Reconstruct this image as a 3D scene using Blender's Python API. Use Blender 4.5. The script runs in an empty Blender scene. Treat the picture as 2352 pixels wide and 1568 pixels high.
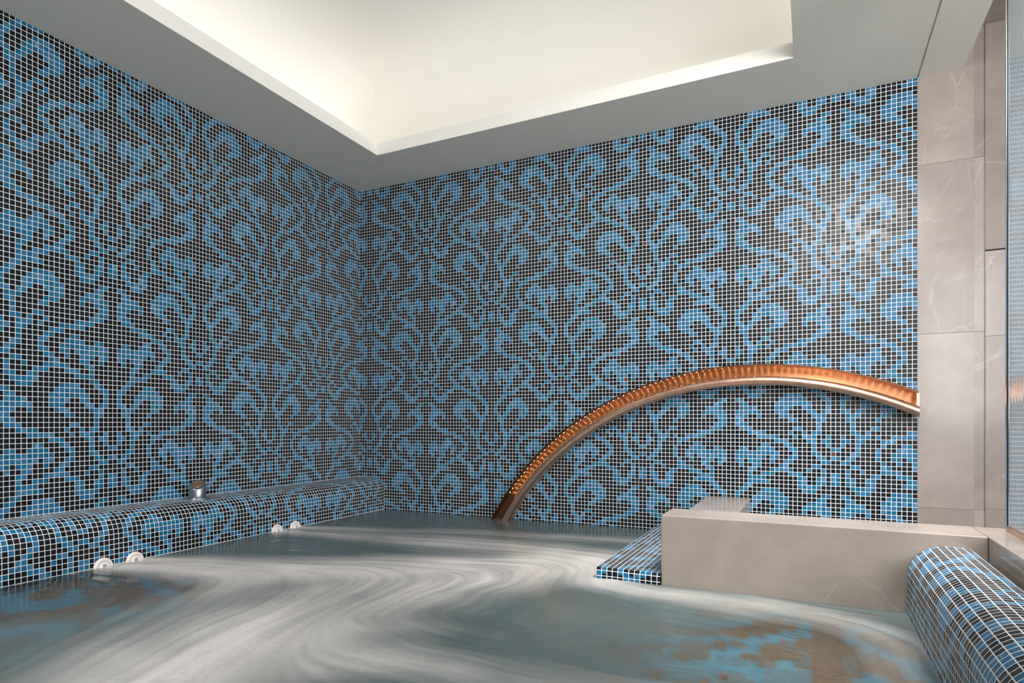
import bpy, bmesh, math, random
import numpy as np
from mathutils import Vector, Matrix

random.seed(5)
rng = np.random.default_rng(11)
S = 0.0215                 # one mosaic tile pitch in metres; lengths below are in tile pitches
scn = bpy.context.scene
COL = scn.collection
TH = math.radians(27.34)
CAM = (134.05, -171.14, 28.7)
ZC = 105.15                # underside of the soffit (water level is 0)


# ------------------------------------------------------------------ helpers
def srgb(r, g, b):
    def c(v):
        v /= 255.0
        return v / 12.92 if v <= 0.04045 else ((v + 0.055) / 1.055) ** 2.4
    return (c(r), c(g), c(b), 1.0)


def link(o, parent=None, kind=None, label=None, cat=None, group=None):
    COL.objects.link(o)
    if parent:
        o.parent = parent
    if kind:
        o['kind'] = kind
    if label:
        o['label'] = label
    if cat:
        o['category'] = cat
    if group:
        o['group'] = group
    return o


def obj(name, bm, mat, parent=None, smooth=False, **kw):
    me = bpy.data.meshes.new(name)
    bm.normal_update()
    bm.to_mesh(me)
    bm.free()
    me.materials.append(mat)
    if smooth:
        for p in me.polygons:
            p.use_smooth = True
    return link(bpy.data.objects.new(name, me), parent, **kw)


def empty(name, loc, **kw):
    o = bpy.data.objects.new(name, None)
    o.empty_display_size = 0.02
    o.location = loc
    return link(o, **kw)


def box(bm, a, b, bevel=0.0, off=(0, 0, 0)):
    a = [(a[i] - off[i]) * S for i in range(3)]
    b = [(b[i] - off[i]) * S for i in range(3)]
    vs = [bm.verts.new((x, y, z)) for x in (a[0], b[0]) for y in (a[1], b[1]) for z in (a[2], b[2])]
    q = [(0, 1, 3, 2), (4, 6, 7, 5), (0, 4, 5, 1), (2, 3, 7, 6), (0, 2, 6, 4), (1, 5, 7, 3)]
    fs = [bm.faces.new([vs[i] for i in f]) for f in q]
    if bevel:
        es = list({e for f in fs for e in f.edges})
        bmesh.ops.bevel(bm, geom=es, offset=bevel * S, segments=2, profile=0.6, affect='EDGES')
    return fs


def lathe(bm, prof, n=32, mat=None):
    """prof: list of (radius, height) in tile pitches; axis +Z."""
    rings = []
    for r, h in prof:
        if r < 1e-6:
            rings.append([bm.verts.new((0, 0, h * S))])
        else:
            rings.append([bm.verts.new((r * S * math.cos(2 * math.pi * i / n), r * S * math.sin(2 * math.pi * i / n), h * S)) for i in range(n)])
    for A, B in zip(rings[:-1], rings[1:]):
        for i in range(n):
            j = (i + 1) % n
            if len(A) == 1 and len(B) == 1:
                continue
            if len(A) == 1:
                bm.faces.new((A[0], B[i], B[j]))
            elif len(B) == 1:
                bm.faces.new((A[i], A[j], B[0]))
            else:
                bm.faces.new((A[i], A[j], B[j], B[i]))
    if mat is not None:
        bmesh.ops.transform(bm, matrix=mat, verts=bm.verts)


# ------------------------------------------------------------------ the damask pattern of the mosaic sheets (45 x 45 tiles)
D = {1: '0 2 6 7', 2: '-12 -11 -10 -9 -3 -2 -1 3', 3: '-13 -12 -9 -8 -7 -2 2 3 5 6 7', 4: '-14 -13 -8 -7 -6 -5 -4 1 2 4 7',
     5: '-15 -14 -9 -8 -4 -3 -2 -1 0 1 4', 6: '-15 -11 -10 -9 -3 -2 5', 7: '-15 -12 -11 -10 -4 -3 7', 8: '-15 -13 -12 -11 -5 6 7',
     9: '-15 -13 -12 -11 -7 -5 -3 0 1 2 6', 10: '-13 -12 -11 -10 -8 -7 -4 -1 0 2 3 5 6', 11: '-13 -12 -11 -10 -9 -8 -2 -1 3 4 5',
     12: '-12 -11 -10 -9 -8 -2 4 5', 13: '-11 -10 -9 -3 -2 1 2 5', 14: '-3 0 1 2 3 5 6', 15: '-3 -1 0 1 6', 16: '-15 -14 -4 -3 -1 0 1 2 6 7',
     17: '-15 -14 -13 -9 -8 -4 -3 0 1 2 3 4 7', 18: '-14 -13 -10 -9 -4 1 2 3 4 5 7', 19: '-14 -13 -10 -9 -5 -4 1 2 3 5 6 7',
     20: '-15 -14 -11 -10 -9 -8 -6 -5 0 1 2', 21: '-15 -12 -11 -10 -9 -8 -7 -6 -5 0 1 2 3 4', 22: '-12 -9 -8 -7 -6 1 2 3', 23: '-15'}
M = np.zeros((24, 45), bool)
for k, s in D.items():
    for r in s.split():
        M[k, (int(r) + 15) % 45] = True
for k in range(1, 24):
    for r in range(8, 30):
        M[k, r + 15] = M[24 - k, r - 22 + 15]
PAT = np.zeros((45, 45), bool)          # [column phase, row phase]
for p in range(45):
    if p <= 22:
        kk = p + 1
    else:
        m = 45 - p
        kk = m if m <= 13 else m + 1
    PAT[p] = M[kk]


def pat(cols, rows):
    c = np.asarray(cols) % 45
    r = (np.asarray(rows) + 15) % 45
    return PAT[np.ix_(c, r)]


def mosaic(name, pts, us, vs, blue, mat, parent=None, smooth=False, **kw):
    """pts: (nu, nv, 3) grid in tile pitches; us, vs: real tile coordinates of the grid lines (tiles are whole numbers);
    blue: function(tile columns, tile rows) -> bool array."""
    pts = np.asarray(pts, float)
    nu, nv = pts.shape[:2]
    me = bpy.data.meshes.new(name)
    me.vertices.add(nu * nv)
    me.vertices.foreach_set('co', (pts * S).reshape(-1))
    I, J = np.meshgrid(np.arange(nu - 1), np.arange(nv - 1), indexing='ij')
    a = (I * nv + J).ravel(); b = ((I + 1) * nv + J).ravel()
    c = ((I + 1) * nv + J + 1).ravel(); d = (I * nv + J + 1).ravel()
    quads = np.stack([a, b, c, d], 1)
    nf = len(quads)
    me.loops.add(nf * 4)
    me.loops.foreach_set('vertex_index', quads.ravel().astype(np.int32))
    me.polygons.add(nf)
    me.polygons.foreach_set('loop_start', (np.arange(nf) * 4).astype(np.int32))
    me.update(calc_edges=True)
    uv = me.uv_layers.new(name='tile_uv')
    U = np.asarray(us, float); W = np.asarray(vs, float)
    fi = I.ravel(); fj = J.ravel()
    uvs = np.stack([np.stack([U[fi], W[fj]], 1), np.stack([U[fi + 1], W[fj]], 1), np.stack([U[fi + 1], W[fj + 1]], 1), np.stack([U[fi], W[fj + 1]], 1)], 1)
    uv.data.foreach_set('uv', uvs.ravel())
    tc = np.floor((U[:-1] + U[1:]) / 2 + 1e-6).astype(int)
    tr = np.floor((W[:-1] + W[1:]) / 2 + 1e-6).astype(int)
    B = blue(tc, tr)[fi, fj].astype(float)
    h = (tc[fi] * 7349 + tr[fj] * 9151 + hash_name(name)) % 100003
    g = np.random.default_rng(int(hash_name(name)))
    table = g.random((100003, 3))
    R = table[h]
    att = me.attributes.new('tile', 'FLOAT_COLOR', 'FACE')
    att.data.foreach_set('color', np.concatenate([B[:, None], R], 1).ravel())
    me.materials.append(mat)
    if smooth:
        me.polygons.foreach_set('use_smooth', np.ones(nf, bool))
    return link(bpy.data.objects.new(name, me), parent, **kw)


def hash_name(n):
    return sum(ord(ch) * (i + 3) for i, ch in enumerate(n)) % 9973


def lines(a, b, off=0.0):
    """whole-number tile lines between a and b (inclusive ends, which may cut a tile)"""
    k = [a] + [float(i) for i in range(math.ceil(a + 1e-6), math.floor(b - 1e-6) + 1)] + [b]
    return np.array(k) + off


# ------------------------------------------------------------------ materials
def new_mat(name):
    m = bpy.data.materials.new(name)
    m.use_nodes = True
    nt = m.node_tree
    for n in list(nt.nodes):
        nt.nodes.remove(n)
    out = nt.nodes.new('ShaderNodeOutputMaterial')
    return m, nt, out


def N(nt, t, **kw):
    n = nt.nodes.new(t)
    for k, v in kw.items():
        if k in n.inputs:
            n.inputs[k].default_value = v
        else:
            setattr(n, k, v)
    return n


def math_n(nt, op, a, b=None, c=None):
    n = nt.nodes.new('ShaderNodeMath')
    n.operation = op
    for i, v in enumerate((a, b, c)):
        if v is None:
            continue
        if isinstance(v, (int, float)):
            n.inputs[i].default_value = v
        else:
            nt.links.new(v, n.inputs[i])
    return n.outputs[0]


def mix_c(nt, fac, a, b, blend='MIX'):
    n = nt.nodes.new('ShaderNodeMix')
    n.data_type = 'RGBA'
    n.blend_type = blend
    for sock, v in ((n.inputs[0], fac), (n.inputs[6], a), (n.inputs[7], b)):
        if isinstance(v, (int, float)):
            sock.default_value = v
        elif isinstance(v, tuple):
            sock.default_value = v
        else:
            nt.links.new(v, sock)
    return n.outputs[2]


def ramp(nt, fac, stops, interp='LINEAR'):
    n = nt.nodes.new('ShaderNodeValToRGB')
    n.color_ramp.interpolation = interp
    el = n.color_ramp.elements
    while len(el) > 1:
        el.remove(el[-1])
    el[0].position, el[0].color = stops[0]
    for p, c in stops[1:]:
        e = el.new(p)
        e.color = c
    nt.links.new(fac, n.inputs[0])
    return n.outputs[0]


def mat_mosaic(name, blues, dark, dark2, grout, rough=(0.13, 0.3), gw=0.437):
    m, nt, out = new_mat(name)
    L = nt.links.new
    uv = N(nt, 'ShaderNodeUVMap', uv_map='tile_uv')
    fr = N(nt, 'ShaderNodeVectorMath', operation='FRACTION')
    L(uv.outputs[0], fr.inputs[0])
    sub = N(nt, 'ShaderNodeVectorMath', operation='SUBTRACT')
    L(fr.outputs[0], sub.inputs[0]); sub.inputs[1].default_value = (0.5, 0.5, 0.5)
    ab = N(nt, 'ShaderNodeVectorMath', operation='ABSOLUTE')
    L(sub.outputs[0], ab.inputs[0])
    sx = N(nt, 'ShaderNodeSeparateXYZ'); L(ab.outputs[0], sx.inputs[0])
    # rounded-corner distance from the tile's centre
    p6 = math_n(nt, 'POWER', math_n(nt, 'ADD', math_n(nt, 'POWER', sx.outputs[0], 14.0), math_n(nt, 'POWER', sx.outputs[1], 14.0)), 1 / 14.0)
    at = N(nt, 'ShaderNodeAttribute', attribute_name='tile')
    sc = N(nt, 'ShaderNodeSeparateColor'); L(at.outputs['Color'], sc.inputs[0])
    blue, r1, r2 = sc.outputs[0], sc.outputs[1], sc.outputs[2]
    r3 = at.outputs['Alpha']
    edge = math_n(nt, 'MULTIPLY_ADD', r3, 0.014, gw - 0.007)
    mr = N(nt, 'ShaderNodeMapRange'); mr.interpolation_type = 'SMOOTHSTEP'
    L(p6, mr.inputs[0]); L(edge, mr.inputs[1]); L(math_n(nt, 'ADD', edge, 0.022), mr.inputs[2])
    grm = mr.outputs[0]
    n = len(blues)
    bc = ramp(nt, r1, [(i / n, c) for i, c in enumerate(blues)], 'CONSTANT')
    # swirled streaks inside some of the blue glass tiles
    rot = N(nt, 'ShaderNodeVectorRotate', rotation_type='Z_AXIS')
    L(fr.outputs[0], rot.inputs[0]); L(math_n(nt, 'MULTIPLY', r3, 6.28), rot.inputs['Angle'])
    mp = N(nt, 'ShaderNodeVectorMath', operation='MULTIPLY'); L(rot.outputs[0], mp.inputs[0]); mp.inputs[1].default_value = (0.9, 7.0, 1.0)
    ad = N(nt, 'ShaderNodeVectorMath', operation='ADD'); L(mp.outputs[0], ad.inputs[0])
    cx = N(nt, 'ShaderNodeCombineXYZ'); L(math_n(nt, 'MULTIPLY', r1, 97.0), cx.inputs[0]); L(math_n(nt, 'MULTIPLY', r2, 61.0), cx.inputs[1])
    L(cx.outputs[0], ad.inputs[1])
    nz = N(nt, 'ShaderNodeTexNoise', noise_dimensions='2D'); nz.inputs['Scale'].default_value = 1.0; nz.inputs['Detail'].default_value = 2.0; nz.inputs['Distortion'].default_value = 0.9
    L(ad.outputs[0], nz.inputs['Vector'])
    st = N(nt, 'ShaderNodeMapRange'); L(nz.outputs[0], st.inputs[0]); st.inputs[1].default_value = 0.55; st.inputs[2].default_value = 0.68
    gate = N(nt, 'ShaderNodeMapRange'); L(r2, gate.inputs[0]); gate.inputs[1].default_value = 0.6; gate.inputs[2].default_value = 0.95
    stf = math_n(nt, 'MULTIPLY', st.outputs[0], math_n(nt, 'MULTIPLY', gate.outputs[0], 0.85))
    bc = mix_c(nt, stf, bc, srgb(150, 190, 222))
    dk = mix_c(nt, r1, dark, dark2)
    # a very few rust-brown tiles among the black ones
    dk = mix_c(nt, math_n(nt, 'GREATER_THAN', r2, 0.9994), dk, srgb(92, 52, 42))
    col = mix_c(nt, blue, dk, bc)
    col = mix_c(nt, grm, col, grout)
    bs = N(nt, 'ShaderNodeBsdfPrincipled')
    L(col, bs.inputs['Base Color'])
    rg = math_n(nt, 'MULTIPLY_ADD', r2, rough[1] - rough[0], rough[0])
    rg = math_n(nt, 'ADD', math_n(nt, 'MULTIPLY', rg, math_n(nt, 'SUBTRACT', 1.0, grm)), math_n(nt, 'MULTIPLY', grm, 0.75))
    L(rg, bs.inputs['Roughness'])
    bs.inputs['IOR'].default_value = 1.5
    bs.inputs['Specular IOR Level'].default_value = 0.27
    # every tile sits at a slightly different tilt, and its edges fall into the joint
    geo = N(nt, 'ShaderNodeNewGeometry')
    cv = N(nt, 'ShaderNodeCombineXYZ')
    for i, q in enumerate((r1, r2, r3)):
        L(math_n(nt, 'MULTIPLY', math_n(nt, 'SUBTRACT', q, 0.5), 0.022), cv.inputs[i])
    an = N(nt, 'ShaderNodeVectorMath', operation='ADD'); L(geo.outputs['Normal'], an.inputs[0]); L(cv.outputs[0], an.inputs[1])
    nn = N(nt, 'ShaderNodeVectorMath', operation='NORMALIZE'); L(an.outputs[0], nn.inputs[0])
    bp = N(nt, 'ShaderNodeBump'); bp.inputs['Strength'].default_value = 0.35; bp.inputs['Distance'].default_value = 0.001
    L(math_n(nt, 'SUBTRACT', 1.0, grm), bp.inputs['Height']); L(nn.outputs[0], bp.inputs['Normal'])
    L(bp.outputs[0], bs.inputs['Normal'])
    L(bs.outputs[0], out.inputs[0])
    return m


BLUES = [srgb(*c) for c in ((12, 98, 136), (16, 106, 146), (12, 95, 126), (34, 108, 150), (14, 102, 140), (50, 110, 154), (12, 98, 126), (18, 110, 152), (24, 96, 136))]
mat_tile = mat_mosaic('blue_black_glass_mosaic', BLUES, srgb(7, 13, 19), srgb(16, 23, 31), srgb(228, 229, 230), (0.24, 0.46), 0.428)
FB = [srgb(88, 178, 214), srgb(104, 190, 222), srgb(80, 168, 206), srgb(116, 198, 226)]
mat_floor = mat_mosaic('pool_mosaic_water_light_tint', FB, srgb(138, 98, 72), srgb(164, 124, 96), srgb(160, 140, 122))  # dark tiles browned, blues brightened: warm underwater light and murk put into colour


def mat_simple(name, col, rough=0.5, metal=0.0, ior=1.45, noise=0.0, nscale=8.0, bump=0.0):
    m, nt, out = new_mat(name)
    bs = N(nt, 'ShaderNodeBsdfPrincipled')
    bs.inputs['Roughness'].default_value = rough
    bs.inputs['Metallic'].default_value = metal
    bs.inputs['IOR'].default_value = ior
    tc = N(nt, 'ShaderNodeTexCoord')
    nz = N(nt, 'ShaderNodeTexNoise'); nz.inputs['Scale'].default_value = nscale; nz.inputs['Detail'].default_value = 6.0
    nt.links.new(tc.outputs['Object'], nz.inputs['Vector'])
    d = tuple(c * (1 - noise) for c in col[:3]) + (1.0,)
    u = tuple(min(1.0, c * (1 + noise)) for c in col[:3]) + (1.0,)
    nt.links.new(mix_c(nt, nz.outputs[0], d, u), bs.inputs['Base Color'])
    if bump:
        bp = N(nt, 'ShaderNodeBump'); bp.inputs['Strength'].default_value = bump; bp.inputs['Distance'].default_value = 0.001
        nt.links.new(nz.outputs[0], bp.inputs['Height']); nt.links.new(bp.outputs[0], bs.inputs['Normal'])
    nt.links.new(bs.outputs[0], out.inputs[0])
    return m


def mat_marble(name, base, vein, seed=0.0, rough=0.16, joints=()):
    m, nt, out = new_mat(name)
    L = nt.links.new
    tc = N(nt, 'ShaderNodeTexCoord')
    mp = N(nt, 'ShaderNodeMapping'); L(tc.outputs['Object'], mp.inputs[0]); mp.inputs['Location'].default_value = (seed, seed * 1.7, seed * 0.6)
    mp.inputs['Rotation'].default_value = (0.3, 0.55, 0.2)
    n1 = N(nt, 'ShaderNodeTexNoise'); n1.inputs['Scale'].default_value = 3.2; n1.inputs['Detail'].default_value = 9.0; n1.inputs['Roughness'].default_value = 0.62; n1.inputs['Distortion'].default_value = 0.4
    L(mp.outputs[0], n1.inputs['Vector'])
    lo = tuple(c * 0.84 for c in base[:3]) + (1,)
    hi = tuple(min(1, c * 1.17) for c in base[:3]) + (1,)
    col = ramp(nt, n1.outputs[0], [(0.3, lo), (0.7, hi)])
    # long thin veins: ridges of a warped noise, broken up by a second one
    wr = N(nt, 'ShaderNodeTexNoise'); wr.inputs['Scale'].default_value = 1.8; wr.inputs['Detail'].default_value = 5.0; wr.inputs['Distortion'].default_value = 1.1
    L(mp.outputs[0], wr.inputs['Vector'])
    rid = math_n(nt, 'ABSOLUTE', math_n(nt, 'SUBTRACT', wr.outputs[0], 0.5))
    v1 = N(nt, 'ShaderNodeMapRange'); L(rid, v1.inputs[0]); v1.inputs[1].default_value = 0.0; v1.inputs[2].default_value = 0.014; v1.inputs[3].default_value = 1.0; v1.inputs[4].default_value = 0.0
    brk = N(nt, 'ShaderNodeTexNoise'); brk.inputs['Scale'].default_value = 4.5; brk.inputs['Detail'].default_value = 3.0
    mp2 = N(nt, 'ShaderNodeMapping'); L(tc.outputs['Object'], mp2.inputs[0]); mp2.inputs['Location'].default_value = (seed + 9, 4, 2)
    L(mp2.outputs[0], brk.inputs['Vector'])
    bk = N(nt, 'ShaderNodeMapRange'); L(brk.outputs[0], bk.inputs[0]); bk.inputs[1].default_value = 0.47; bk.inputs[2].default_value = 0.66
    vf = math_n(nt, 'MULTIPLY', v1.outputs[0], math_n(nt, 'MULTIPLY', bk.outputs[0], 0.3))
    # fine straight hairlines at a slant
    vo = N(nt, 'ShaderNodeTexVoronoi', feature='DISTANCE_TO_EDGE'); vo.inputs['Scale'].default_value = 5.5
    mp3 = N(nt, 'ShaderNodeMapping'); L(tc.outputs['Object'], mp3.inputs[0]); mp3.inputs['Rotation'].default_value = (0.2, 0.8, 0.4); mp3.inputs['Scale'].default_value = (1.0, 1.0, 0.45)
    mp3.inputs['Location'].default_value = (seed * 2, 1, 3)
    dn = mix_c(nt, 0.06, mp3.outputs[0], n1.outputs[1]); L(dn, vo.inputs['Vector'])
    v2 = N(nt, 'ShaderNodeMapRange'); L(vo.outputs[0], v2.inputs[0]); v2.inputs[1].default_value = 0.0; v2.inputs[2].default_value = 0.012; v2.inputs[3].default_value = 1.0; v2.inputs[4].default_value = 0.0
    bk2 = N(nt, 'ShaderNodeMapRange'); L(wr.outputs[0], bk2.inputs[0]); bk2.inputs[1].default_value = 0.5; bk2.inputs[2].default_value = 0.62
    vf2 = math_n(nt, 'MULTIPLY', v2.outputs[0], math_n(nt, 'MULTIPLY', bk2.outputs[0], 0.4))
    col = mix_c(nt, math_n(nt, 'MAXIMUM', vf, vf2), col, vein)
    bs = N(nt, 'ShaderNodeBsdfPrincipled')
    L(col, bs.inputs['Base Color'])
    bs.inputs['Roughness'].default_value = rough
    L(bs.outputs[0], out.inputs[0])
    return m


mat_marble_a = mat_marble('polished_taupe_marble', srgb(156, 143, 132), srgb(214, 203, 195), 0.0)
mat_marble_b = mat_marble('taupe_marble_cladding', srgb(152, 139, 131), srgb(205, 194, 188), 3.3, 0.22)
mat_marble_c = mat_marble('taupe_marble_cladding_pale', srgb(162, 149, 141), srgb(212, 202, 196), 7.9, 0.22)
mat_plaster = mat_simple('matt_grey_plaster', srgb(226, 223, 212), 0.85, noise=0.02, nscale=14)
mat_white = mat_simple('white_cove_paint', srgb(246, 243, 236), 0.8, noise=0.01)
mat_chrome = mat_simple('brushed_chrome', srgb(172, 176, 180), 0.26, 1.0, noise=0.04, nscale=60)
mat_brass = mat_simple('worn_brass', srgb(176, 140, 110), 0.38, 0.8, noise=0.12, nscale=120)
mat_nozzle = mat_simple('white_abs_plastic', srgb(236, 230, 224), 0.28, noise=0.02)
mat_darkring = mat_simple('grey_plastic', srgb(170, 162, 158), 0.4, noise=0.05)
mat_steel = mat_simple('polished_steel_edge', srgb(225, 222, 222), 0.15, 1.0)
mat_gasket = mat_simple('black_gasket', srgb(20, 18, 20), 0.5)


def mat_copper(name, c1, c2, rough, aniso=0.0):
    m, nt, out = new_mat(name)
    L = nt.links.new
    tc = N(nt, 'ShaderNodeTexCoord')
    nz = N(nt, 'ShaderNodeTexNoise'); nz.inputs['Scale'].default_value = 26; nz.inputs['Detail'].default_value = 8.0; nz.inputs['Roughness'].default_value = 0.7
    L(tc.outputs['Object'], nz.inputs['Vector'])
    bs = N(nt, 'ShaderNodeBsdfPrincipled')
    L(ramp(nt, nz.outputs[0], [(0.3, c1), (0.72, c2)]), bs.inputs['Base Color'])
    bs.inputs['Metallic'].default_value = 1.0
    L(math_n(nt, 'MULTIPLY_ADD', nz.outputs[0], 0.2, rough - 0.1), bs.inputs['Roughness'])
    if aniso:
        bs.inputs['Anisotropic'].default_value = aniso
        bs.inputs['Anisotropic Rotation'].default_value = 0.25
        tg = N(nt, 'ShaderNodeTangent', direction_type='UV_MAP', uv_map='along')
        L(tg.outputs[0], bs.inputs['Tangent'])
    L(bs.outputs[0], out.inputs[0])
    return m


mat_cop = mat_copper('satin_copper', srgb(190, 136, 98), srgb(212, 160, 124), 0.42, 0.9)
mat_cop_dark = mat_copper('dark_copper_edge', srgb(96, 66, 48), srgb(128, 88, 64), 0.4)
mat_cop_lip = mat_copper('pale_copper_lip', srgb(208, 164, 138), srgb(226, 188, 164), 0.33)


def mat_emit(name, col, st):
    m, nt, out = new_mat(name)
    e = N(nt, 'ShaderNodeEmission')
    e.inputs[0].default_value = col
    e.inputs[1].default_value = st
    nt.links.new(e.outputs[0], out.inputs[0])
    return m


mat_led = mat_emit('warm_led', srgb(255, 205, 130), 80.0)

# ------------------------------------------------------------------ mosaic walls
WB = 154.9
us = lines(0.0, WB)                       # columns: X = u
zt = 89.46                                # row R spans z = zt-R-1 .. zt-R
zs = zt - lines(zt - ZC, zt + 24.0)       # from the soffit down below the water
uu, zz = np.meshgrid(us, zs, indexing='ij')
mosaic('wall_back', np.stack([uu, np.zeros_like(uu), zz], -1), us - 116, zt - zs,
       lambda c, r: pat(c, r), mat_tile, kind='structure', label='tall mosaic wall behind the copper arch, black and blue damask tiles', cat='wall')
# backing solids so that the walls have thickness
bm = bmesh.new(); box(bm, (-4, 0.15, -25), (WB, 5, 116))
obj('wall_back_core', bm, mat_plaster, bpy.data.objects['wall_back'])
YN = 200.0
ns = lines(0.0, YN)                       # distance from the corner along the left wall
ztl = 90.46
zsl = ztl - lines(ztl - ZC, ztl + 24.0)
vv, zz = np.meshgrid(ns[::-1], zsl, indexing='ij')
mosaic('wall_left', np.stack([np.zeros_like(vv), -vv, zz], -1), 18 - ns[::-1], ztl - zsl,
       lambda c, r: pat(c, r), mat_tile, kind='structure', label='long mosaic wall on the left above the rounded tiled bench', cat='wall')
bm = bmesh.new(); box(bm, (-5, -YN, -25), (-0.15, 5, 116))
obj('wall_left_core', bm, mat_plaster, bpy.data.objects['wall_left'])

# ------------------------------------------------------------------ ceiling: soffit ring, joint, lip, recess
OX0, OX1, OY0, OY1 = 23.0, 130.6, -190.0, -21.4
SX = 163.3
bm = bmesh.new()
box(bm, (-4, -YN, ZC), (OX0 - 0.1, 4, ZC + 1.0))
box(bm, (OX0 - 0.1, OY1 + 0.1, ZC), (OX1 + 0.1, 4, ZC + 1.0))
box(bm, (OX0 - 0.1, -YN, ZC), (OX1 + 0.1, OY0 - 0.1, ZC + 1.0))
box(bm, (OX1 + 0.1, -YN, ZC), (154.78, 4, ZC + 1.0))
box(bm, (154.78, -YN, ZC + 0.5), (155.12, 4, ZC + 1.0))
box(bm, (155.12, -YN, ZC), (SX, 4, ZC + 1.0))
box(bm, (SX - 0.6, -YN, ZC + 1.0), (SX, 0, ZC + 8.4))
ceil = obj('ceiling', bm, mat_plaster, kind='structure', label='flat grey ceiling soffit around the lit rectangular recess', cat='ceiling')
bm = bmesh.new()                          # white lip around the opening
LH = 3.4
box(bm, (OX0 - 0.1, OY0 - 0.1, ZC + 0.02), (OX0, OY1 + 0.1, ZC + LH)); box(bm, (OX1, OY0 - 0.1, ZC + 0.02), (OX1 + 0.1, OY1 + 0.1, ZC + LH))
box(bm, (OX0, OY1, ZC + 0.02), (OX1, OY1 + 0.1, ZC + LH)); box(bm, (OX0, OY0 - 0.1, ZC + 0.02), (OX1, OY0, ZC + LH))
obj('lip', bm, mat_white, ceil)
RH = 26.0                                 # recess: upright sides that curve over into its ceiling
SB = 13.0
RF = 20.0
bm = bmesh.new()
prev = None
loops = []
prof_r = [(SB, 1.0), (SB, RH - RF)] + [(SB - RF + RF * math.cos(math.radians(a_)), RH - RF + RF * math.sin(math.radians(a_))) for a_ in range(6, 91, 6)]
for off_, h_ in prof_r:
    x0_, x1_, y0_, y1_ = OX0 - off_, OX1 + off_, OY0 - off_, OY1 + off_
    loops.append([bm.verts.new((x * S, y * S, (ZC + h_) * S)) for x, y in ((x0_, y0_), (x1_, y0_), (x1_, y1_), (x0_, y1_))])
for A, B in zip(loops[:-1], loops[1:]):
    for i in range(4):
        j = (i + 1) % 4
        bm.faces.new((A[i], A[j], B[j], B[i]))
bm.faces.new(loops[-1])
o = obj('recess', bm, mat_white, ceil, True)
em = o.modifiers.new('edges', 'EDGE_SPLIT'); em.split_angle = math.radians(40)
# higher ceiling of the passage beyond the soffit
bm = bmesh.new(); box(bm, (SX - 0.6, -YN, 113.6), (215, 4, 114.6))
obj('ceiling_passage', bm, mat_marble_b, kind='structure', label='higher taupe ceiling strip above the marble piers', cat='ceiling')

# ------------------------------------------------------------------ marble piers right of the mosaic wall
def slabs(name, x0, x1, y0, zl, mats, label, joints=()):
    b0 = bmesh.new(); box(b0, (x0, y0 + 0.5, -25), (x1, 5, 114), 0)
    root = obj(name, b0, mat_gasket, kind='structure', label=label, cat='pier')
    for i in range(len(zl) - 1):
        b = bmesh.new()
        g0 = 0.16 if zl[i] in joints else 0.02
        g1 = 0.16 if zl[i + 1] in joints else 0.02
        box(b, (x0, y0, zl[i] + g0), (x1, y0 + 1.2, zl[i + 1] - g1), 0.03)
        obj('cladding_slab', b, mats[i % len(mats)], root)
    return root


slabs('trim_1', 154.9, 165.06, 0.0, (-25, 9.6, 48.0, 85.5, 113.6), (mat_marble_b, mat_marble_c, mat_marble_b, mat_marble_c), 'wide taupe marble pier where the mosaic wall ends')
slabs('trim_2', 165.06, 167.0, 0.35, (-25, 9.6, 48.0, 85.5, 113.6), (mat_marble_c, mat_marble_b, mat_marble_c, mat_marble_b), 'narrow recessed marble strip between the two wider piers')
slabs('trim_3', 167.0, 215.0, 0.0, (-25, 10.0, 46.9, 65.2, 113.6), (mat_marble_b, mat_marble_b, mat_marble_c, mat_marble_b), 'marble panel with a dark joint beside the ribbed glass', (65.2,))

# ------------------------------------------------------------------ marble ledges in the pool
YW = -56.7
ZT = 12.2
bm = bmesh.new(); box(bm, (110.5, YW, -24), (156.45, -46.6, ZT), 0.18)
obj('marble_ledge_wall', bm, mat_marble_a, label='long low taupe marble wall standing in the water, parallel to the back wall', cat='ledge')
bm = bmesh.new(); box(bm, (156.5, -YN, -24), (172, -46.6, ZT), 0.18)
obj('marble_side_ledge', bm, mat_marble_a, label='taupe marble ledge along the right edge carrying the ribbed glass', cat='ledge')
bm = bmesh.new(); box(bm, (110.5, -46.5, -24), (120.6, -0.1, 9.75), 0.15)
obj('marble_block', bm, mat_marble_c, label='short marble block between the low marble wall and the mosaic wall', cat='block')

# ------------------------------------------------------------------ rounded tiled benches
def profile_len(pr):
    pr = np.array(pr, float)
    d = np.r_[0, np.cumsum(np.hypot(*(pr[1:] - pr[:-1]).T))]
    return pr, d


def swept(name, pr, ya, yb, coff, roff, flip, mat, **kw):
    """sweep a profile (x, z) along Y and tile it"""
    pr, d = profile_len(pr)
    ks = lines(0.0, d[-1])
    xs = np.interp(ks, d, pr[:, 0]); zs_ = np.interp(ks, d, pr[:, 1])
    ys = lines(ya, yb)
    if flip:
        ys = ys[::-1]
    Y, K = np.meshgrid(np.arange(len(ys)), np.arange(len(ks)), indexing='ij')
    pts = np.stack([xs[K], ys[Y], zs_[K]], -1)
    return mosaic(name, pts, ys + coff, ks + roff, lambda c, r: pat(c, r), mat, smooth=True, **kw)


def arc(cx, cz, r, a0, a1, n=14):
    return [(cx + r * math.cos(math.radians(a0 + (a1 - a0) * i / n)), cz + r * math.sin(math.radians(a0 + (a1 - a0) * i / n))) for i in range(n + 1)]


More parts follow.
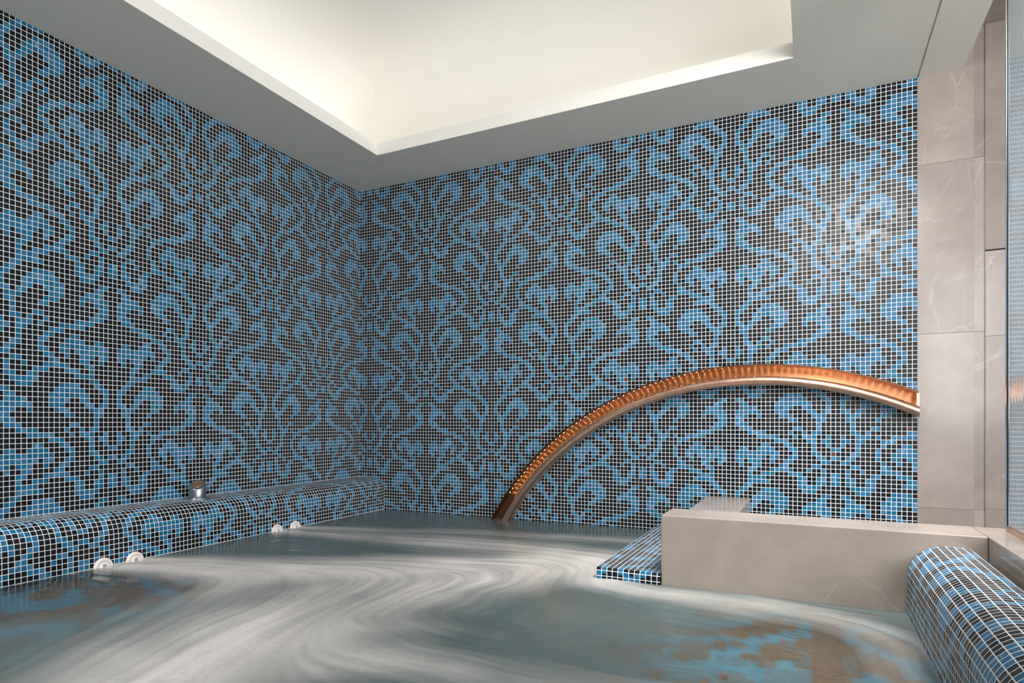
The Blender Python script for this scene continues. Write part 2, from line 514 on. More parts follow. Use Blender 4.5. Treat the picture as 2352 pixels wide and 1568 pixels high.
pl = [(0.0, 10.3), (3.0, 10.3)] + arc(5.3, 5.85, 4.4, 86, 3) + [(9.75, 4.5), (9.85, 0), (9.85, -24)]
bench = swept('tiled_bench', pl, -YN, -0.02, 7, 80, False, mat_tile, label='long rounded blue and black mosaic bench along the left wall', cat='bench')
R_ = 4.6
prr = [(146.6, -24), (146.6, 0)] + [(146.75, 4.0)] + arc(151.45, 5.75, 4.65, 178, 92, 14) + arc(153.6, 8.3, 2.1, 84, 5, 8) + [(155.75, 7.0), (155.8, -24)]
hb = swept('tiled_headrest', prr, -YN, YW - 0.05, 3, 3, True, mat_tile, label='rounded blue and black mosaic headrest ledge at the near right', cat='bench')
# closed ends behind the tiling (grout-coloured cores)
def core(parent, pr, ya, yb, inset=0.12):
    bm_ = bmesh.new()
    P3 = [(x, z - inset) for x, z in pr]
    A = [bm_.verts.new((x * S, ya * S, z * S)) for x, z in P3]
    B = [bm_.verts.new((x * S, yb * S, z * S)) for x, z in P3]
    for i in range(len(A) - 1):
        bm_.faces.new((A[i], A[i + 1], B[i + 1], B[i]))
    bm_.faces.new(A); bm_.faces.new(B[::-1]); bm_.faces.new((A[-1], A[0], B[0], B[-1]))
    return obj('core', bm_, mat_grout, parent)


mat_grout = mat_simple('pale_grout', srgb(214, 214, 212), 0.8, noise=0.04, nscale=40)
core(bench, [(0.1, -24)] + [(x - 0.12 if i > 1 else x + 0.1, z) for i, (x, z) in enumerate(pl)], -YN, -0.05)
core(hb, [(x + (0.12 if x < 150 else -0.12), z) for x, z in prr], -YN + 0.1, YW - 0.1)

# ------------------------------------------------------------------ tiled step beside the marble wall
sx0, sx1, sy0, sy1, sz = 98.9, 110.49, -57.2, -0.05, 2.0
r0 = 0.5
ps = [(sy1, sz), (sy0 + r0, sz)] + [(sy0 + r0 - r0 * math.sin(math.radians(a)), sz - r0 + r0 * math.cos(math.radians(a))) for a in (30, 60)] + [(sy0, sz - r0), (sy0, -24.0)]
pr, dd = profile_len(ps)
L0 = dd[1]
ks = np.unique(np.round(np.r_[lines(0, L0), np.array([dd[2], dd[3], dd[4]]), lines(dd[4], dd[-1])], 5))
kt = np.where(ks <= dd[4], ks, ks)
yy = np.interp(ks, dd, pr[:, 0]); zz_ = np.interp(ks, dd, pr[:, 1])
xs = lines(0, sx1 - sx0)
Xg, Kg = np.meshgrid(np.arange(len(xs)), np.arange(len(ks)), indexing='ij')
stp = mosaic('tiled_step', np.stack([(sx0 + xs)[Xg], yy[Kg], zz_[Kg]], -1)[::-1], xs[::-1] + 20, ks + (math.ceil(dd[4]) - dd[4]), lambda c, r: pat(c, r), mat_tile,
             label='flat mosaic step at water level left of the low marble wall', cat='step')
ys = lines(sy0 + 0.05, sy1)
zv = np.array([sz, 1.0, 0.0] + [-float(i) for i in range(1, 25)])
Yg, Zg = np.meshgrid(np.arange(len(ys)), np.arange(len(zv)), indexing='ij')
mosaic('side_tiling', np.stack([np.full(Yg.shape, sx0), ys[::-1][Yg], zv[Zg]], -1)[::-1], ys[::-1][::-1], -zv + 40, lambda c, r: pat(c, r), mat_tile, stp)

# ------------------------------------------------------------------ pool floor and sunken seats
def flat_tiles(name, x0, x1, y0, y1, z, mat, **kw):
    xs_ = lines(x0, x1); ys_ = lines(y0, y1)
    X, Y = np.meshgrid(xs_, ys_, indexing='ij')
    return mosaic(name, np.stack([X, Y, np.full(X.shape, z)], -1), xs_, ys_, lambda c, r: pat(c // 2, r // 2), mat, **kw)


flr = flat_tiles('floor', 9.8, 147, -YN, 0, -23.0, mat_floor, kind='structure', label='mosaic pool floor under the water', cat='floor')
bm = bmesh.new(); box(bm, (-5, -YN, -27), (215, 5, -24))
obj('floor_base', bm, mat_grout, kind='structure', label='slab under the pool and ledges', cat='floor')
# sunken seats along both sides, seen through the water
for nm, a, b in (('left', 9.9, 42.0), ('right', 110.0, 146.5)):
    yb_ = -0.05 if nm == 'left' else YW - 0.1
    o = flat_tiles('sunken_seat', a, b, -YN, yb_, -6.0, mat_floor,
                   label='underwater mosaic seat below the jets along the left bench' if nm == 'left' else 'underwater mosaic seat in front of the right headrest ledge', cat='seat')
    bm = bmesh.new(); box(bm, (a, -YN, -22.95), (b, yb_, -6.05))
    obj('core', bm, mat_grout, o)

# ------------------------------------------------------------------ copper arch with LEDs
AX, AZ = 121.4, -37.4
RO, RI = 79.9, 74.9
# the arc from below the water to the marble pier
t0 = math.acos((AX - 56.0) / RO) if False else None
ang_end = math.acos((154.7 - AX) / RO)          # angle from +X at the pier (outer edge)
ang_start = math.pi - math.asin((-3.0 - AZ) / RO)


def arch_part(name, prof, mat, parent, closed=True, n=160, a0=None, a1=None, smooth=True):
    """prof: list of (radius, out) around the arch; out is the distance from the mosaic wall"""
    bm_ = bmesh.new()
    rings = []
    for i in range(n + 1):
        t = i / n
        ring = []
        for rr, out in prof:
            aE = math.acos(max(-1, min(1, (154.75 - AX) / rr)))
            aS = math.pi - math.asin((-3.0 - AZ) / rr)
            a = aS + (aE - aS) * t
            ring.append(bm_.verts.new(((AX + rr * math.cos(a)) * S, -out * S, (AZ + rr * math.sin(a)) * S)))
        rings.append(ring)
    m_ = len(prof)
    for A, B in zip(rings[:-1], rings[1:]):
        for j in range(m_ if closed else m_ - 1):
            k = (j + 1) % m_
            bm_.faces.new((A[j], A[k], B[k], B[j]))
    if closed:
        bm_.faces.new(rings[0][::-1]); bm_.faces.new(rings[-1])
    bmesh.ops.recalc_face_normals(bm_, faces=bm_.faces)
    uvl = bm_.loops.layers.uv.new('along')
    bm_.verts.index_update()
    for f_ in bm_.faces:
        for lp in f_.loops:
            q_ = divmod(lp.vert.index, m_)
            lp[uvl].uv = (q_[0] / 10.0, q_[1] / m_)
    o = obj(name, bm_, mat, parent, smooth)
    if smooth:
        es = o.modifiers.new('edges', 'EDGE_SPLIT'); es.split_angle = math.radians(50)
    return o


arch = empty('copper_arch', (AX * S, 0, 0), label='curved copper water channel arching over the mosaic wall, lit by a row of warm lights', cat='arch')
back = [(RO - 0.2, 1.0), (RO - 0.45, 0.75), (RO - 1.0, 0.62), (RO - 1.4, 0.6), (RO - 2.2, 0.6), (RI + 0.4, 0.6), (RI + 0.4, 0.12), (RO - 0.2, 0.12)]
parts = []
parts.append(arch_part('back_plate', back, mat_cop, None))
flange = [(RO, 0.1), (RO, 3.9), (RO - 0.42, 3.9), (RO - 0.42, 3.78), (RO - 0.18, 3.72), (RO - 0.18, 0.1)]
parts.append(arch_part('top_flange', flange, mat_cop_dark, None))
lip = [(RI + 2.0, 0.6), (RI + 2.1, 3.6)] + [(RI + 1.0 + 1.1 * math.cos(math.radians(a)), 3.9 + 1.1 * math.sin(math.radians(a))) for a in range(15, 166, 15)] + [(RI - 0.05, 3.4), (RI + 0.25, 0.12)]
parts.append(arch_part('rounded_lip', lip, mat_cop_lip, None))
bm = bmesh.new()
a_out = math.acos((154.75 - AX) / RO); zo = AZ + RO * math.sin(a_out); a_in = math.acos((154.75 - AX) / RI); zi = AZ + RI * math.sin(a_in)
box(bm, (154.3, -3.8, zi + 1.0), (154.85, -0.1, zo), 0.06)
parts.append(obj('end_plate', bm, mat_cop_lip, None))
# LED strip: a carrier under the flange and the single lights on it
strip_prof = [(RO - 0.185, 1.3), (RO - 0.185, 2.1), (RO - 0.22, 2.1), (RO - 0.22, 1.3)]
strip = arch_part('light_strip', strip_prof, mat_cop, None)
parts.append(strip)
for o in parts:
    o.parent = arch
    o.location = (-AX * S, 0, 0)
bm = bmesh.new()
box(bm, (-0.12, -0.14, -0.03), (0.12, 0.14, 0.03), 0.008)
me_led = bpy.data.meshes.new('led')
bm.to_mesh(me_led); bm.free(); me_led.materials.append(mat_led)
rl = RO - 0.205
aS = math.pi - math.asin((8.0 - AZ) / rl)
aE = math.acos((153.9 - AX) / rl)
nled = 74
for i in range(nled):
    a = aS + (aE - aS) * i / (nled - 1)
    o = bpy.data.objects.new('led', me_led)
    link(o, strip)
    o.location = ((AX + rl * math.cos(a)) * S, -1.7 * S, (AZ + rl * math.sin(a)) * S)
    o.rotation_euler = (0, -(a - math.pi / 2), 0)

# ------------------------------------------------------------------ jets in the left bench
JL = ['white jet nozzle in the left bench, nearest of the four to the camera',
      'white jet nozzle in the left bench, second from the camera',
      'white jet nozzle in the left bench, third from the camera',
      'white jet nozzle in the left bench, nearest the back wall']
jets = []
rotj = Matrix.Rotation(math.radians(90), 4, 'Y')


def make_jet(y, label):
    root = empty('jet_nozzle', (9.9 * S, y * S, -0.15 * S), label=label, cat='jet nozzle', group='white jet nozzles in the left bench')
    b = bmesh.new()
    lathe(b, [(1.0, 0.0), (1.95, 0.0), (2.0, 0.12), (1.92, 0.42), (1.7, 0.62), (1.5, 0.6), (1.32, 0.4), (1.0, 0.0)], 36, rotj)
    obj('collar', b, mat_nozzle, root, True)
    b = bmesh.new()
    tilt = Matrix.Rotation(math.radians(70), 4, 'Y') @ Matrix.Rotation(math.radians(0), 4, 'X')
    lathe(b, [(0.5, 0.5), (0.5, 0.98), (0.62, 1.06), (0.85, 0.95), (1.12, 0.6), (1.3, 0.1), (1.15, -0.3), (0.5, -0.2)], 32, tilt)
    ey = obj('eyeball', b, mat_nozzle, root, True)
    b = bmesh.new()
    lathe(b, [(0.0, 0.5), (0.49, 0.5), (0.49, 0.6), (0.0, 0.6)], 24, tilt)
    obj('bore', b, mat_darkring, ey)
    return root


make_jet(-93.4, JL[0]); make_jet(-86.8, JL[1]); make_jet(-47.3, JL[2]); make_jet(-40.7, JL[3])

# ------------------------------------------------------------------ chrome push button on the bench
bt = empty('push_button', (4.0 * S, -66.7 * S, 10.32 * S), label='slant-topped chrome push button with a brass disc standing on the left bench', cat='button')
b = bmesh.new(); lathe(b, [(0, -0.8), (2.65, -0.8), (2.65, 0.12), (2.5, 0.3), (2.1, 0.42), (0, 0.45)], 40)
obj('base_flange', b, mat_chrome, bt, True)
b = bmesh.new()
n = 40
rb = 1.9
nrm = Vector((0.30, -0.34, 0.88)).normalized()
def top_z(x, y, h):
    return h - (nrm.x * x + nrm.y * y) / nrm.z
ra = [b.verts.new((rb * S * math.cos(2 * math.pi * i / n), rb * S * math.sin(2 * math.pi * i / n), 0.4 * S)) for i in range(n)]
rbv = []
for k, (rr, dz) in enumerate(((rb, -0.12), (rb - 0.1, 0.0), (1.3, 0.0), (1.25, -0.1))):
    ring = []
    for i in range(n):
        x = rr * math.cos(2 * math.pi * i / n); y = rr * math.sin(2 * math.pi * i / n)
        ring.append(b.verts.new((x * S, y * S, (top_z(x, y, 3.3) + dz) * S)))
    rbv.append(ring)
prev = ra
for ring in rbv:
    for i in range(n):
        j = (i + 1) % n
        b.faces.new((prev[i], prev[j], ring[j], ring[i]))
    prev = ring
b.faces.new(prev); b.faces.new(ra[::-1])
o = obj('body', b, mat_chrome, bt, True)
em = o.modifiers.new('edges', 'EDGE_SPLIT'); em.split_angle = math.radians(35)
b = bmesh.new()
rings = []
for rr, dz in ((1.12, -0.05), (1.12, 0.06), (1.02, 0.1), (0.0001, 0.12)):
    rings.append([b.verts.new((rr * math.cos(2 * math.pi * i / n) * S, rr * math.sin(2 * math.pi * i / n) * S, (top_z(rr * math.cos(2 * math.pi * i / n), rr * math.sin(2 * math.pi * i / n), 3.3) + dz) * S)) for i in range(n)])
for A, B in zip(rings[:-1], rings[1:]):
    for i in range(n):
        j = (i + 1) % n
        b.faces.new((A[i], A[j], B[j], B[i]))
o = obj('button_disc', b, mat_brass, bt, True)
o['label'] = 'brass disc set in the slanted top'

# ------------------------------------------------------------------ ribbed glass partition on the side ledge
gp = empty('glass_partition', (160.4 * S, -49 * S, ZT * S), label='ribbed glass partition with a steel edge standing on the marble side ledge', cat='partition')
go = (160.4, -49, ZT)
m, nt, out = new_mat('ribbed_glass')
bs = N(nt, 'ShaderNodeBsdfPrincipled')
bs.inputs['Base Color'].default_value = (0.82, 0.9, 0.95, 1)
bs.inputs['Roughness'].default_value = 0.04
bs.inputs['Transmission Weight'].default_value = 0.75
bs.inputs['IOR'].default_value = 1.55
nt.links.new(bs.outputs[0], out.inputs[0])
mat_glass = m
b = bmesh.new()
ny = 160
ya, yb_ = -50.0, -62.0
zs2 = [0.9, 100.0]
vsA = []
for i in range(ny + 1):
    y = ya + (yb_ - ya) * i / ny
    x = -0.25 + 0.005 * math.sin(2 * math.pi * (ya - y) / 1.5)
    vsA.append([b.verts.new((x * S, (y + 49) * S, z * S)) for z in zs2])
for A, B in zip(vsA[:-1], vsA[1:]):
    b.faces.new((A[0], A[1], B[1], B[0]))
x1 = 0.3
c0 = [b.verts.new((x1 * S, (ya + 49) * S, z * S)) for z in zs2]; c1 = [b.verts.new((x1 * S, (yb_ + 49) * S, z * S)) for z in zs2]
b.faces.new((c0[0], c1[0], c1[1], c0[1]))
b.faces.new((vsA[0][0], c0[0], c0[1], vsA[0][1])); b.faces.new((vsA[-1][0], vsA[-1][1], c1[1], c1[0]))
b.faces.new([v[1] for v in vsA] + [c1[1], c0[1]]); b.faces.new([v[0] for v in vsA][::-1] + [c0[0], c1[0]])
bmesh.ops.recalc_face_normals(b, faces=b.faces)
o = obj('glass_pane', b, mat_glass, gp, True)
em = o.modifiers.new('edges', 'EDGE_SPLIT'); em.split_angle = math.radians(60)
b = bmesh.new(); box(b, (160.0, -49.55, ZT), (160.9, -48.9, ZT + 101), 0.05, off=go); obj('edge_profile', b, mat_steel, gp)
b = bmesh.new(); box(b, (160.05, -49.95, ZT), (160.85, -49.6, ZT + 101), 0.0, off=go); obj('gasket', b, mat_gasket, gp)
b = bmesh.new(); box(b, (159.95, -62.0, ZT), (160.95, -49.95, ZT + 0.85), 0.05, off=go); obj('bottom_channel', b, mat_cop_lip, gp)

# ------------------------------------------------------------------ pool water with foam streaming from the jets
def seg_field(X, Y, poly, wid, amp):
    """distance to a polyline -> density and tangent direction (world units: tile pitches)"""
    best = np.full(X.shape, 1e9); tx = np.zeros_like(X); ty = np.zeros_like(X); w = np.ones_like(X); am = np.zeros_like(X)
    for i in range(len(poly) - 1):
        ax, ay = poly[i]; bx, by = poly[i + 1]
        dx, dy = bx - ax, by - ay
        L2 = dx * dx + dy * dy
        t = np.clip(((X - ax) * dx + (Y - ay) * dy) / L2, 0, 1)
        d = np.hypot(X - ax - t * dx, Y - ay - t * dy)
        ww = wid[i] + (wid[i + 1] - wid[i]) * t
        q = d / ww
        mk = q < best
        best = np.where(mk, q, best)
        l = math.sqrt(L2)
        tx = np.where(mk, dx / l, tx); ty = np.where(mk, dy / l, ty)
        am = np.where(mk, amp[i] + (amp[i + 1] - amp[i]) * t, am)
    return np.exp(-best ** 2 * 0.8) * am, np.exp(-np.minimum(best, 6) ** 2 * 0.25), tx, ty


def smooth_poly(p, n=8):
    p = np.array(p, float)
    out_ = []
    for i in range(len(p) - 1):
        p0 = p[max(i - 1, 0)]; p1 = p[i]; p2 = p[i + 1]; p3 = p[min(i + 2, len(p) - 1)]
        for k in range(n):
            t = k / n
            out_.append(0.5 * ((2 * p1) + (-p0 + p2) * t + (2 * p0 - 5 * p1 + 4 * p2 - p3) * t * t + (-p0 + 3 * p1 - 3 * p2 + p3) * t ** 3))
    out_.append(p[-1])
    return np.array(out_)


STEP = 0.45
gx = np.arange(9.6, 147.2, STEP); gy = np.arange(-176.0, 0.01, STEP)
X, Y = np.meshgrid(gx, gy, indexing='ij')
STREAMS = [
    ([(10, -92.5), (22, -88), (44, -81), (61, -69), (76, -58), (92, -48), (100, -53)], [2.5, 5, 7, 7.5, 8, 7, 5], [1.0, 0.95, 0.9, 0.95, 1.0, 1.0, 0.9]),
    ([(10, -86.5), (24, -80), (44, -74), (61, -66)], [2.0, 3.5, 5, 6], [1.0, 0.8, 0.6, 0.5]),
    ([(96, -51), (101, -61), (110, -63), (120, -62.5), (130, -63), (138, -66), (143, -74), (143, -86)], [4, 3.5, 3.5, 4, 4.5, 4, 3.5, 3], [0.75, 0.6, 0.42, 0.36, 0.34, 0.42, 0.3, 0.15]),
    ([(10, -46.8), (20, -45), (40, -43), (60, -40), (80, -38), (94, -40)], [1.8, 3.5, 5, 6, 6.5, 6], [1.0, 0.8, 0.65, 0.65, 0.7, 0.6]),
    ([(10, -40.5), (22, -36), (42, -30), (62, -24), (84, -20), (98, -18)], [1.5, 2.6, 3.5, 3.5, 3.5, 3], [0.9, 0.6, 0.45, 0.45, 0.45, 0.4]),
    ([(94, -50), (84, -61), (77, -72), (72, -88), (70, -106), (70.5, -118), (72, -130), (73, -150)], [6, 7, 8, 9, 9, 8, 7.5, 7], [0.95, 0.9, 0.85, 0.8, 0.9, 0.95, 0.9, 0.8]),
    ([(62, -72), (60, -86), (62, -100), (66, -118), (72, -135)], [5, 6.5, 7.5, 8, 8], [0.6, 0.55, 0.6, 0.7, 0.7]),
    ([(44, -83), (45, -95), (49, -108), (55, -122)], [4, 5, 6, 6], [0.55, 0.4, 0.3, 0.3]),
    ([(82, -112), (92, -107), (104, -106.5), (118, -104), (132, -98)], [4, 4, 4.5, 4, 4], [0.55, 0.45, 0.4, 0.35, 0.15]),
    ([(76, -100), (84, -95), (96, -94)], [3, 3, 2.5], [0.45, 0.35, 0.2]),
]
dens = np.zeros_like(X); FX = np.zeros_like(X) + 0.12; FY = np.zeros_like(X) - 0.05
for poly, wid, amp in STREAMS:
    sp = smooth_poly(poly)
    tt = np.linspace(0, len(wid) - 1, len(sp))
    de, wt, tx, ty = seg_field(X, Y, sp, 1.2 * np.interp(tt, range(len(wid)), wid), np.interp(tt, range(len(amp)), amp))
    dens = 1 - (1 - dens) * (1 - np.clip(de * 1.1, 0, 0.97))
    FX += wt ** 2 * tx; FY += wt ** 2 * ty


def noise_field(shape, cell, seed):
    g = np.random.default_rng(seed)
    n0 = int(shape[0] / cell) + 3; n1 = int(shape[1] / cell) + 3
    a = g.random((n0, n1))
    u = np.arange(shape[0]) / cell; v = np.arange(shape[1]) / cell
    i = u.astype(int); j = v.astype(int)
    fu = u - i; fv = v - j
    fu = (fu * fu * (3 - 2 * fu))[:, None]; fv = (fv * fv * (3 - 2 * fv))[None, :]
    A = a[np.ix_(i, j)]; B = a[np.ix_(i + 1, j)]; C_ = a[np.ix_(i, j + 1)]; D_ = a[np.ix_(i + 1, j + 1)]
    return (A * (1 - fu) + B * fu) * (1 - fv) + (C_ * (1 - fu) + D_ * fu) * fv


# eddies bend the flow
psi = noise_field(X.shape, 34, 3) * 1.0 + noise_field(X.shape, 15, 4) * 0.3
px_, py_ = np.gradient(psi)
FX += py_ * 6.0; FY -= px_ * 6.0
ln = np.hypot(FX, FY) + 1e-6
FX /= ln; FY /= ln


def lic(src, steps, h=1.0):
    acc = src.copy(); wsum = 1.0
    n0, n1 = src.shape
    for sgn in (1, -1):
        ii, jj = np.meshgrid(np.arange(n0, dtype=float), np.arange(n1, dtype=float), indexing='ij')
        for k in range(steps):
            a = np.clip(ii.round().astype(int), 0, n0 - 1); b_ = np.clip(jj.round().astype(int), 0, n1 - 1)
            ii += sgn * h * FX[a, b_]; jj += sgn * h * FY[a, b_]
            i0 = np.clip(ii, 0, n0 - 1.001); j0 = np.clip(jj, 0, n1 - 1.001)
            ia = i0.astype(int); ja = j0.astype(int); fu = i0 - ia; fv = j0 - ja
            s_ = (src[ia, ja] * (1 - fu) + src[ia + 1, ja] * fu) * (1 - fv) + (src[ia, ja + 1] * (1 - fu) + src[ia + 1, ja + 1] * fu) * fv
            w_ = 1 - k / steps
            acc += s_ * w_; wsum += w_
    return acc / wsum


def norm(a, s=0.5):
    return np.clip(0.5 + (a - a.mean()) / a.std() * 0.25, 0, 1)


l1 = norm(lic(noise_field(X.shape, 1.3, 7), 34))
l2 = norm(lic(noise_field(X.shape, 4.0, 8), 46))
l3 = norm(lic(noise_field(X.shape, 11.0, 9), 30))
streak = 0.45 * l1 + 0.35 * l2 + 0.2 * l3
haze = noise_field(X.shape, 26, 21) * 0.6 + noise_field(X.shape, 11, 22) * 0.4
foam = np.clip(dens * (0.80 + 0.34 * (streak - 0.5)) + (streak - 0.5) * 0.16 + (haze - 0.45) * 0.35 * (0.35 + dens), 0, 1)
wave = 0.16 * (l3 - 0.5) + 0.10 * (l2 - 0.5) + 0.04 * (l1 - 0.5) + 0.25 * np.clip(dens - 0.5, 0, 1) * (l2 - 0.4)
edge = np.clip(np.minimum(X - 9.6, 147.2 - X) / 4, 0, 1) * np.clip(-Y / 5, 0, 1)
pts = np.stack([X, Y, wave * (0.3 + 0.7 * edge)], -1)
nu, nv = X.shape
me = bpy.data.meshes.new('pool_water')
me.vertices.add(nu * nv); me.vertices.foreach_set('co', (pts * S).ravel())
I, J = np.meshgrid(np.arange(nu - 1), np.arange(nv - 1), indexing='ij')
Q = np.stack([(I * nv + J).ravel(), ((I + 1) * nv + J).ravel(), ((I + 1) * nv + J + 1).ravel(), (I * nv + J + 1).ravel()], 1)
# leave the places where the step, the marble wall and the block stand dry
cxq = (X[:-1, :-1] + STEP / 2).ravel(); cyq = (Y[:-1, :-1] + STEP / 2).ravel()
dry = ((cxq > 99.2) & (cxq < 110.4) & (cyq > -57.4)) | ((cxq > 110.3) & (cyq > -56.3) & (cyq < -47)) | ((cxq > 110.3) & (cxq < 120.4) & (cyq > -47))
Q = Q[~dry]
nf = len(Q)
me.loops.add(nf * 4); me.loops.foreach_set('vertex_index', Q.ravel().astype(np.int32))
me.polygons.add(nf); me.polygons.foreach_set('loop_start', (np.arange(nf) * 4).astype(np.int32))
me.update(calc_edges=True)
me.polygons.foreach_set('use_smooth', np.ones(nf, bool))
at = me.attributes.new('foam', 'FLOAT', 'POINT'); at.data.foreach_set('value', foam.ravel().astype(np.float32))
def blob(cx_, cy_, rx, ry):
    return np.exp(-(((X - cx_) / rx) ** 2 + ((Y - cy_) / ry) ** 2))


clear = np.clip(blob(22, -112, 15, 22) + blob(134, -86, 15, 20) + 0.5 * blob(36, -100, 10, 14), 0, 1) * np.clip(0.4 + 1.2 * haze, 0, 1)
murk = np.clip(0.72 - 0.72 * np.clip(clear * 1.6, 0, 1) + 0.2 * (haze - 0.5), 0.05, 0.95)
at = me.attributes.new('murk', 'FLOAT', 'POINT'); at.data.foreach_set('value', murk.ravel().astype(np.float32))
at = me.attributes.new('streak', 'FLOAT', 'POINT'); at.data.foreach_set('value', streak.ravel().astype(np.float32))

m, nt, out = new_mat('foaming_pool_water')
L = nt.links.new
af = N(nt, 'ShaderNodeAttribute', attribute_name='foam')
as_ = N(nt, 'ShaderNodeAttribute', attribute_name='streak')
tc = N(nt, 'ShaderNodeTexCoord')
nz = N(nt, 'ShaderNodeTexNoise'); nz.inputs['Scale'].default_value = 55; nz.inputs['Detail'].default_value = 5; nz.inputs['Roughness'].default_value = 0.65
L(tc.outputs['Object'], nz.inputs['Vector'])
fm = math_n(nt, 'ADD', af.outputs['Fac'], math_n(nt, 'MULTIPLY', math_n(nt, 'SUBTRACT', nz.outputs[0], 0.5), math_n(nt, 'MULTIPLY', af.outputs['Fac'], 0.5)))
mr = N(nt, 'ShaderNodeMapRange'); L(fm, mr.inputs[0]); mr.inputs[1].default_value = 0.06; mr.inputs[2].default_value = 1.0; mr.inputs[4].default_value = 0.95
foamfac = mr.outputs[0]
bp = N(nt, 'ShaderNodeBump'); bp.inputs['Strength'].default_value = 0.25; bp.inputs['Distance'].default_value = 0.01
n2 = N(nt, 'ShaderNodeTexNoise'); n2.inputs['Scale'].default_value = 22; n2.inputs['Detail'].default_value = 3
L(tc.outputs['Object'], n2.inputs['Vector'])
L(math_n(nt, 'ADD', math_n(nt, 'MULTIPLY', n2.outputs[0], 0.5), as_.outputs['Fac']), bp.inputs['Height'])
refr = N(nt, 'ShaderNodeBsdfRefraction'); refr.inputs['Color'].default_value = (0.86, 0.95, 0.96, 1); refr.inputs['Roughness'].default_value = 0.28; refr.inputs['IOR'].default_value = 1.33
L(bp.outputs[0], refr.inputs['Normal'])
milk = N(nt, 'ShaderNodeBsdfDiffuse'); milk.inputs['Color'].default_value = srgb(104, 118, 117)
trn = N(nt, 'ShaderNodeBsdfTransparent'); trn.inputs['Color'].default_value = (0.80, 0.92, 0.94, 1)
mx0 = N(nt, 'ShaderNodeMixShader'); mx0.inputs[0].default_value = 0.35
L(refr.outputs[0], mx0.inputs[1]); L(trn.outputs[0], mx0.inputs[2])
am_ = N(nt, 'ShaderNodeAttribute', attribute_name='murk')
mx1 = N(nt, 'ShaderNodeMixShader'); L(am_.outputs['Fac'], mx1.inputs[0])
L(mx0.outputs[0], mx1.inputs[1]); L(milk.outputs[0], mx1.inputs[2])
fo = N(nt, 'ShaderNodeBsdfDiffuse'); fo.inputs['Color'].default_value = srgb(218, 212, 207)
mx2 = N(nt, 'ShaderNodeMixShader'); L(foamfac, mx2.inputs[0]); L(mx1.outputs[0], mx2.inputs[1]); L(fo.outputs[0], mx2.inputs[2])
gl = N(nt, 'ShaderNodeBsdfGlossy'); gl.inputs['Roughness'].default_value = 0.16; L(bp.outputs[0], gl.inputs['Normal'])
fz = N(nt, 'ShaderNodeFresnel'); fz.inputs[0].default_value = 1.33; L(bp.outputs[0], fz.inputs[1])
ff = math_n(nt, 'MULTIPLY', fz.outputs[0], math_n(nt, 'SUBTRACT', 1.0, math_n(nt, 'MULTIPLY', foamfac, 0.75)))
mx3 = N(nt, 'ShaderNodeMixShader'); L(ff, mx3.inputs[0]); L(mx2.outputs[0], mx3.inputs[1]); L(gl.outputs[0], mx3.inputs[2])
L(mx3.outputs[0], out.inputs[0])
me.materials.append(m)
link(bpy.data.objects.new('pool_water', me), kind='stuff', label='foaming whirlpool water streaked white by the jets', cat='water')

# ------------------------------------------------------------------ light
def area(name, loc, rot, sx_, sy_, power, col):
    l = bpy.data.lights.new(name, 'AREA')
    l.shape = 'RECTANGLE'; l.size = sx_ * S; l.size_y = sy_ * S; l.energy = power; l.color = col
    o = bpy.data.objects.new(name, l)
    COL.objects.link(o)
    o.location = [c * S for c in loc]
    o.rotation_euler = rot
    return o


# LED strips lying in the cove behind the lip, facing up and inwards
CW = (1.0, 0.985, 0.955)
PW = 0.024
LX = OX1 - OX0; LY = OY1 - OY0
zl = ZC + LH + 0.1
tilt = math.radians(50)
area('cove_led_left', (OX0 - 4, (OY0 + OY1) / 2, zl), (math.pi, -tilt, 0), 1.2, LY + 2, PW * LY * 0.55, CW)
area('cove_led_right', (OX1 + 4, (OY0 + OY1) / 2, zl), (math.pi, tilt, 0), 1.2, LY + 2, PW * LY, CW)
area('cove_led_back', ((OX0 + OX1) / 2, OY1 + 4, zl), (math.pi + tilt, 0, 0), LX + 2, 1.2, PW * LX, CW)
area('cove_led_front', ((OX0 + OX1) / 2, OY0 - 4, zl), (math.pi - tilt, 0, 0), LX + 2, 1.2, PW * LX, CW)
# unseen fill lamps added on the right to brighten the walls
def aim(o, target):
    d_ = Vector([t * S for t in target]) - o.location
    o.rotation_euler = d_.to_track_quat('-Z', 'Y').to_euler()


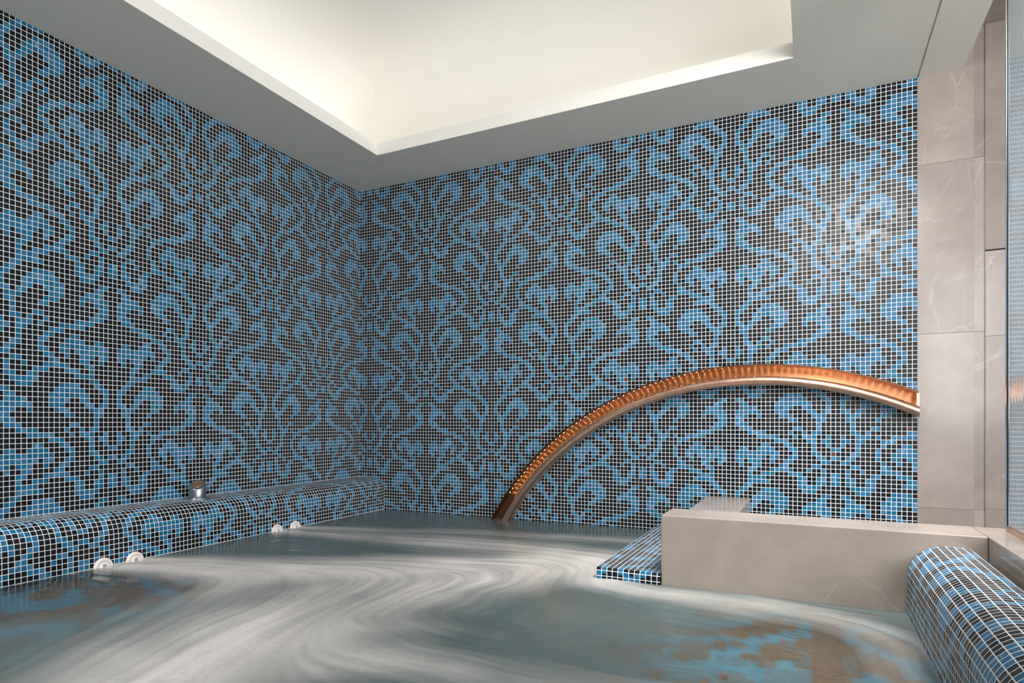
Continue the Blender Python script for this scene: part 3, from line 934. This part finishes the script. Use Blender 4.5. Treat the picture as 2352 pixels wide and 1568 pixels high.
aim(area('added_fill_behind', (192, -222, 66), (0, 0, 0), 50, 76, 52.0, (0.97, 0.98, 1.0)), (60, 0, 45))  # added fill from behind right, mainly for the back wall
aim(area('added_fill_right', (240, -140, 66), (0, 0, 0), 90, 70, 72.0, (0.98, 0.98, 0.99)), (0, -70, 30))  # added fill aimed at the left wall
for xx_, yy_, pw_, tgt, spr in ((140, -54, 14.0, (134, -44, 12), 64), (147, -92, 18.0, (125, -10, 45), 110), (147, -140, 14.0, (115, -30, 40), 110), (11, -140, 12.0, (24, -116, 0), 90)):
    dl = area('added_soffit_fill', (xx_, yy_, 104.6), (0, 0, 0), 24, 24, pw_, (1.0, 0.97, 0.94))  # unseen lamps added for the wall sheen, ledge tops and left seat
    dl.data.shape = 'DISK'
    dl.data.spread = math.radians(spr)
    aim(dl, tgt)

w = bpy.data.worlds.new('World'); scn.world = w
w.use_nodes = True
bg = w.node_tree.nodes['Background']
tc = N(w.node_tree, 'ShaderNodeTexCoord')
sz_ = N(w.node_tree, 'ShaderNodeSeparateXYZ')
w.node_tree.links.new(tc.outputs['Generated'], sz_.inputs[0])
w.node_tree.links.new(ramp(w.node_tree, math_n(w.node_tree, 'MULTIPLY_ADD', sz_.outputs[2], 0.5, 0.5),
                           [(0.42, (0.50, 0.54, 0.58, 1)), (0.56, (0.66, 0.82, 0.98, 1)), (1.0, (0.74, 0.88, 1.0, 1))]), bg.inputs[0])
bg.inputs[1].default_value = 0.44

# ------------------------------------------------------------------ camera
cam = bpy.data.cameras.new('camera')
cam.sensor_fit = 'HORIZONTAL'; cam.sensor_width = 36.0
cam.lens = 1469.5 / 2352 * 36
cam.shift_x = (1176 - 1105) / 2352
cam.shift_y = (967 - 784) / 2352
cam.clip_start = 0.01
co = bpy.data.objects.new('camera', cam)
COL.objects.link(co)
co.location = [c * S for c in CAM]
co.rotation_euler = (math.pi / 2, 0, TH)
scn.camera = co

vs = scn.view_settings
vs.view_transform = 'Standard'; vs.look = 'None'; vs.gamma = 1.0; vs.exposure = 0.0
vs.use_curve_mapping = False
scn.cycles.max_bounces = 10
scn.cycles.transmission_bounces = 6
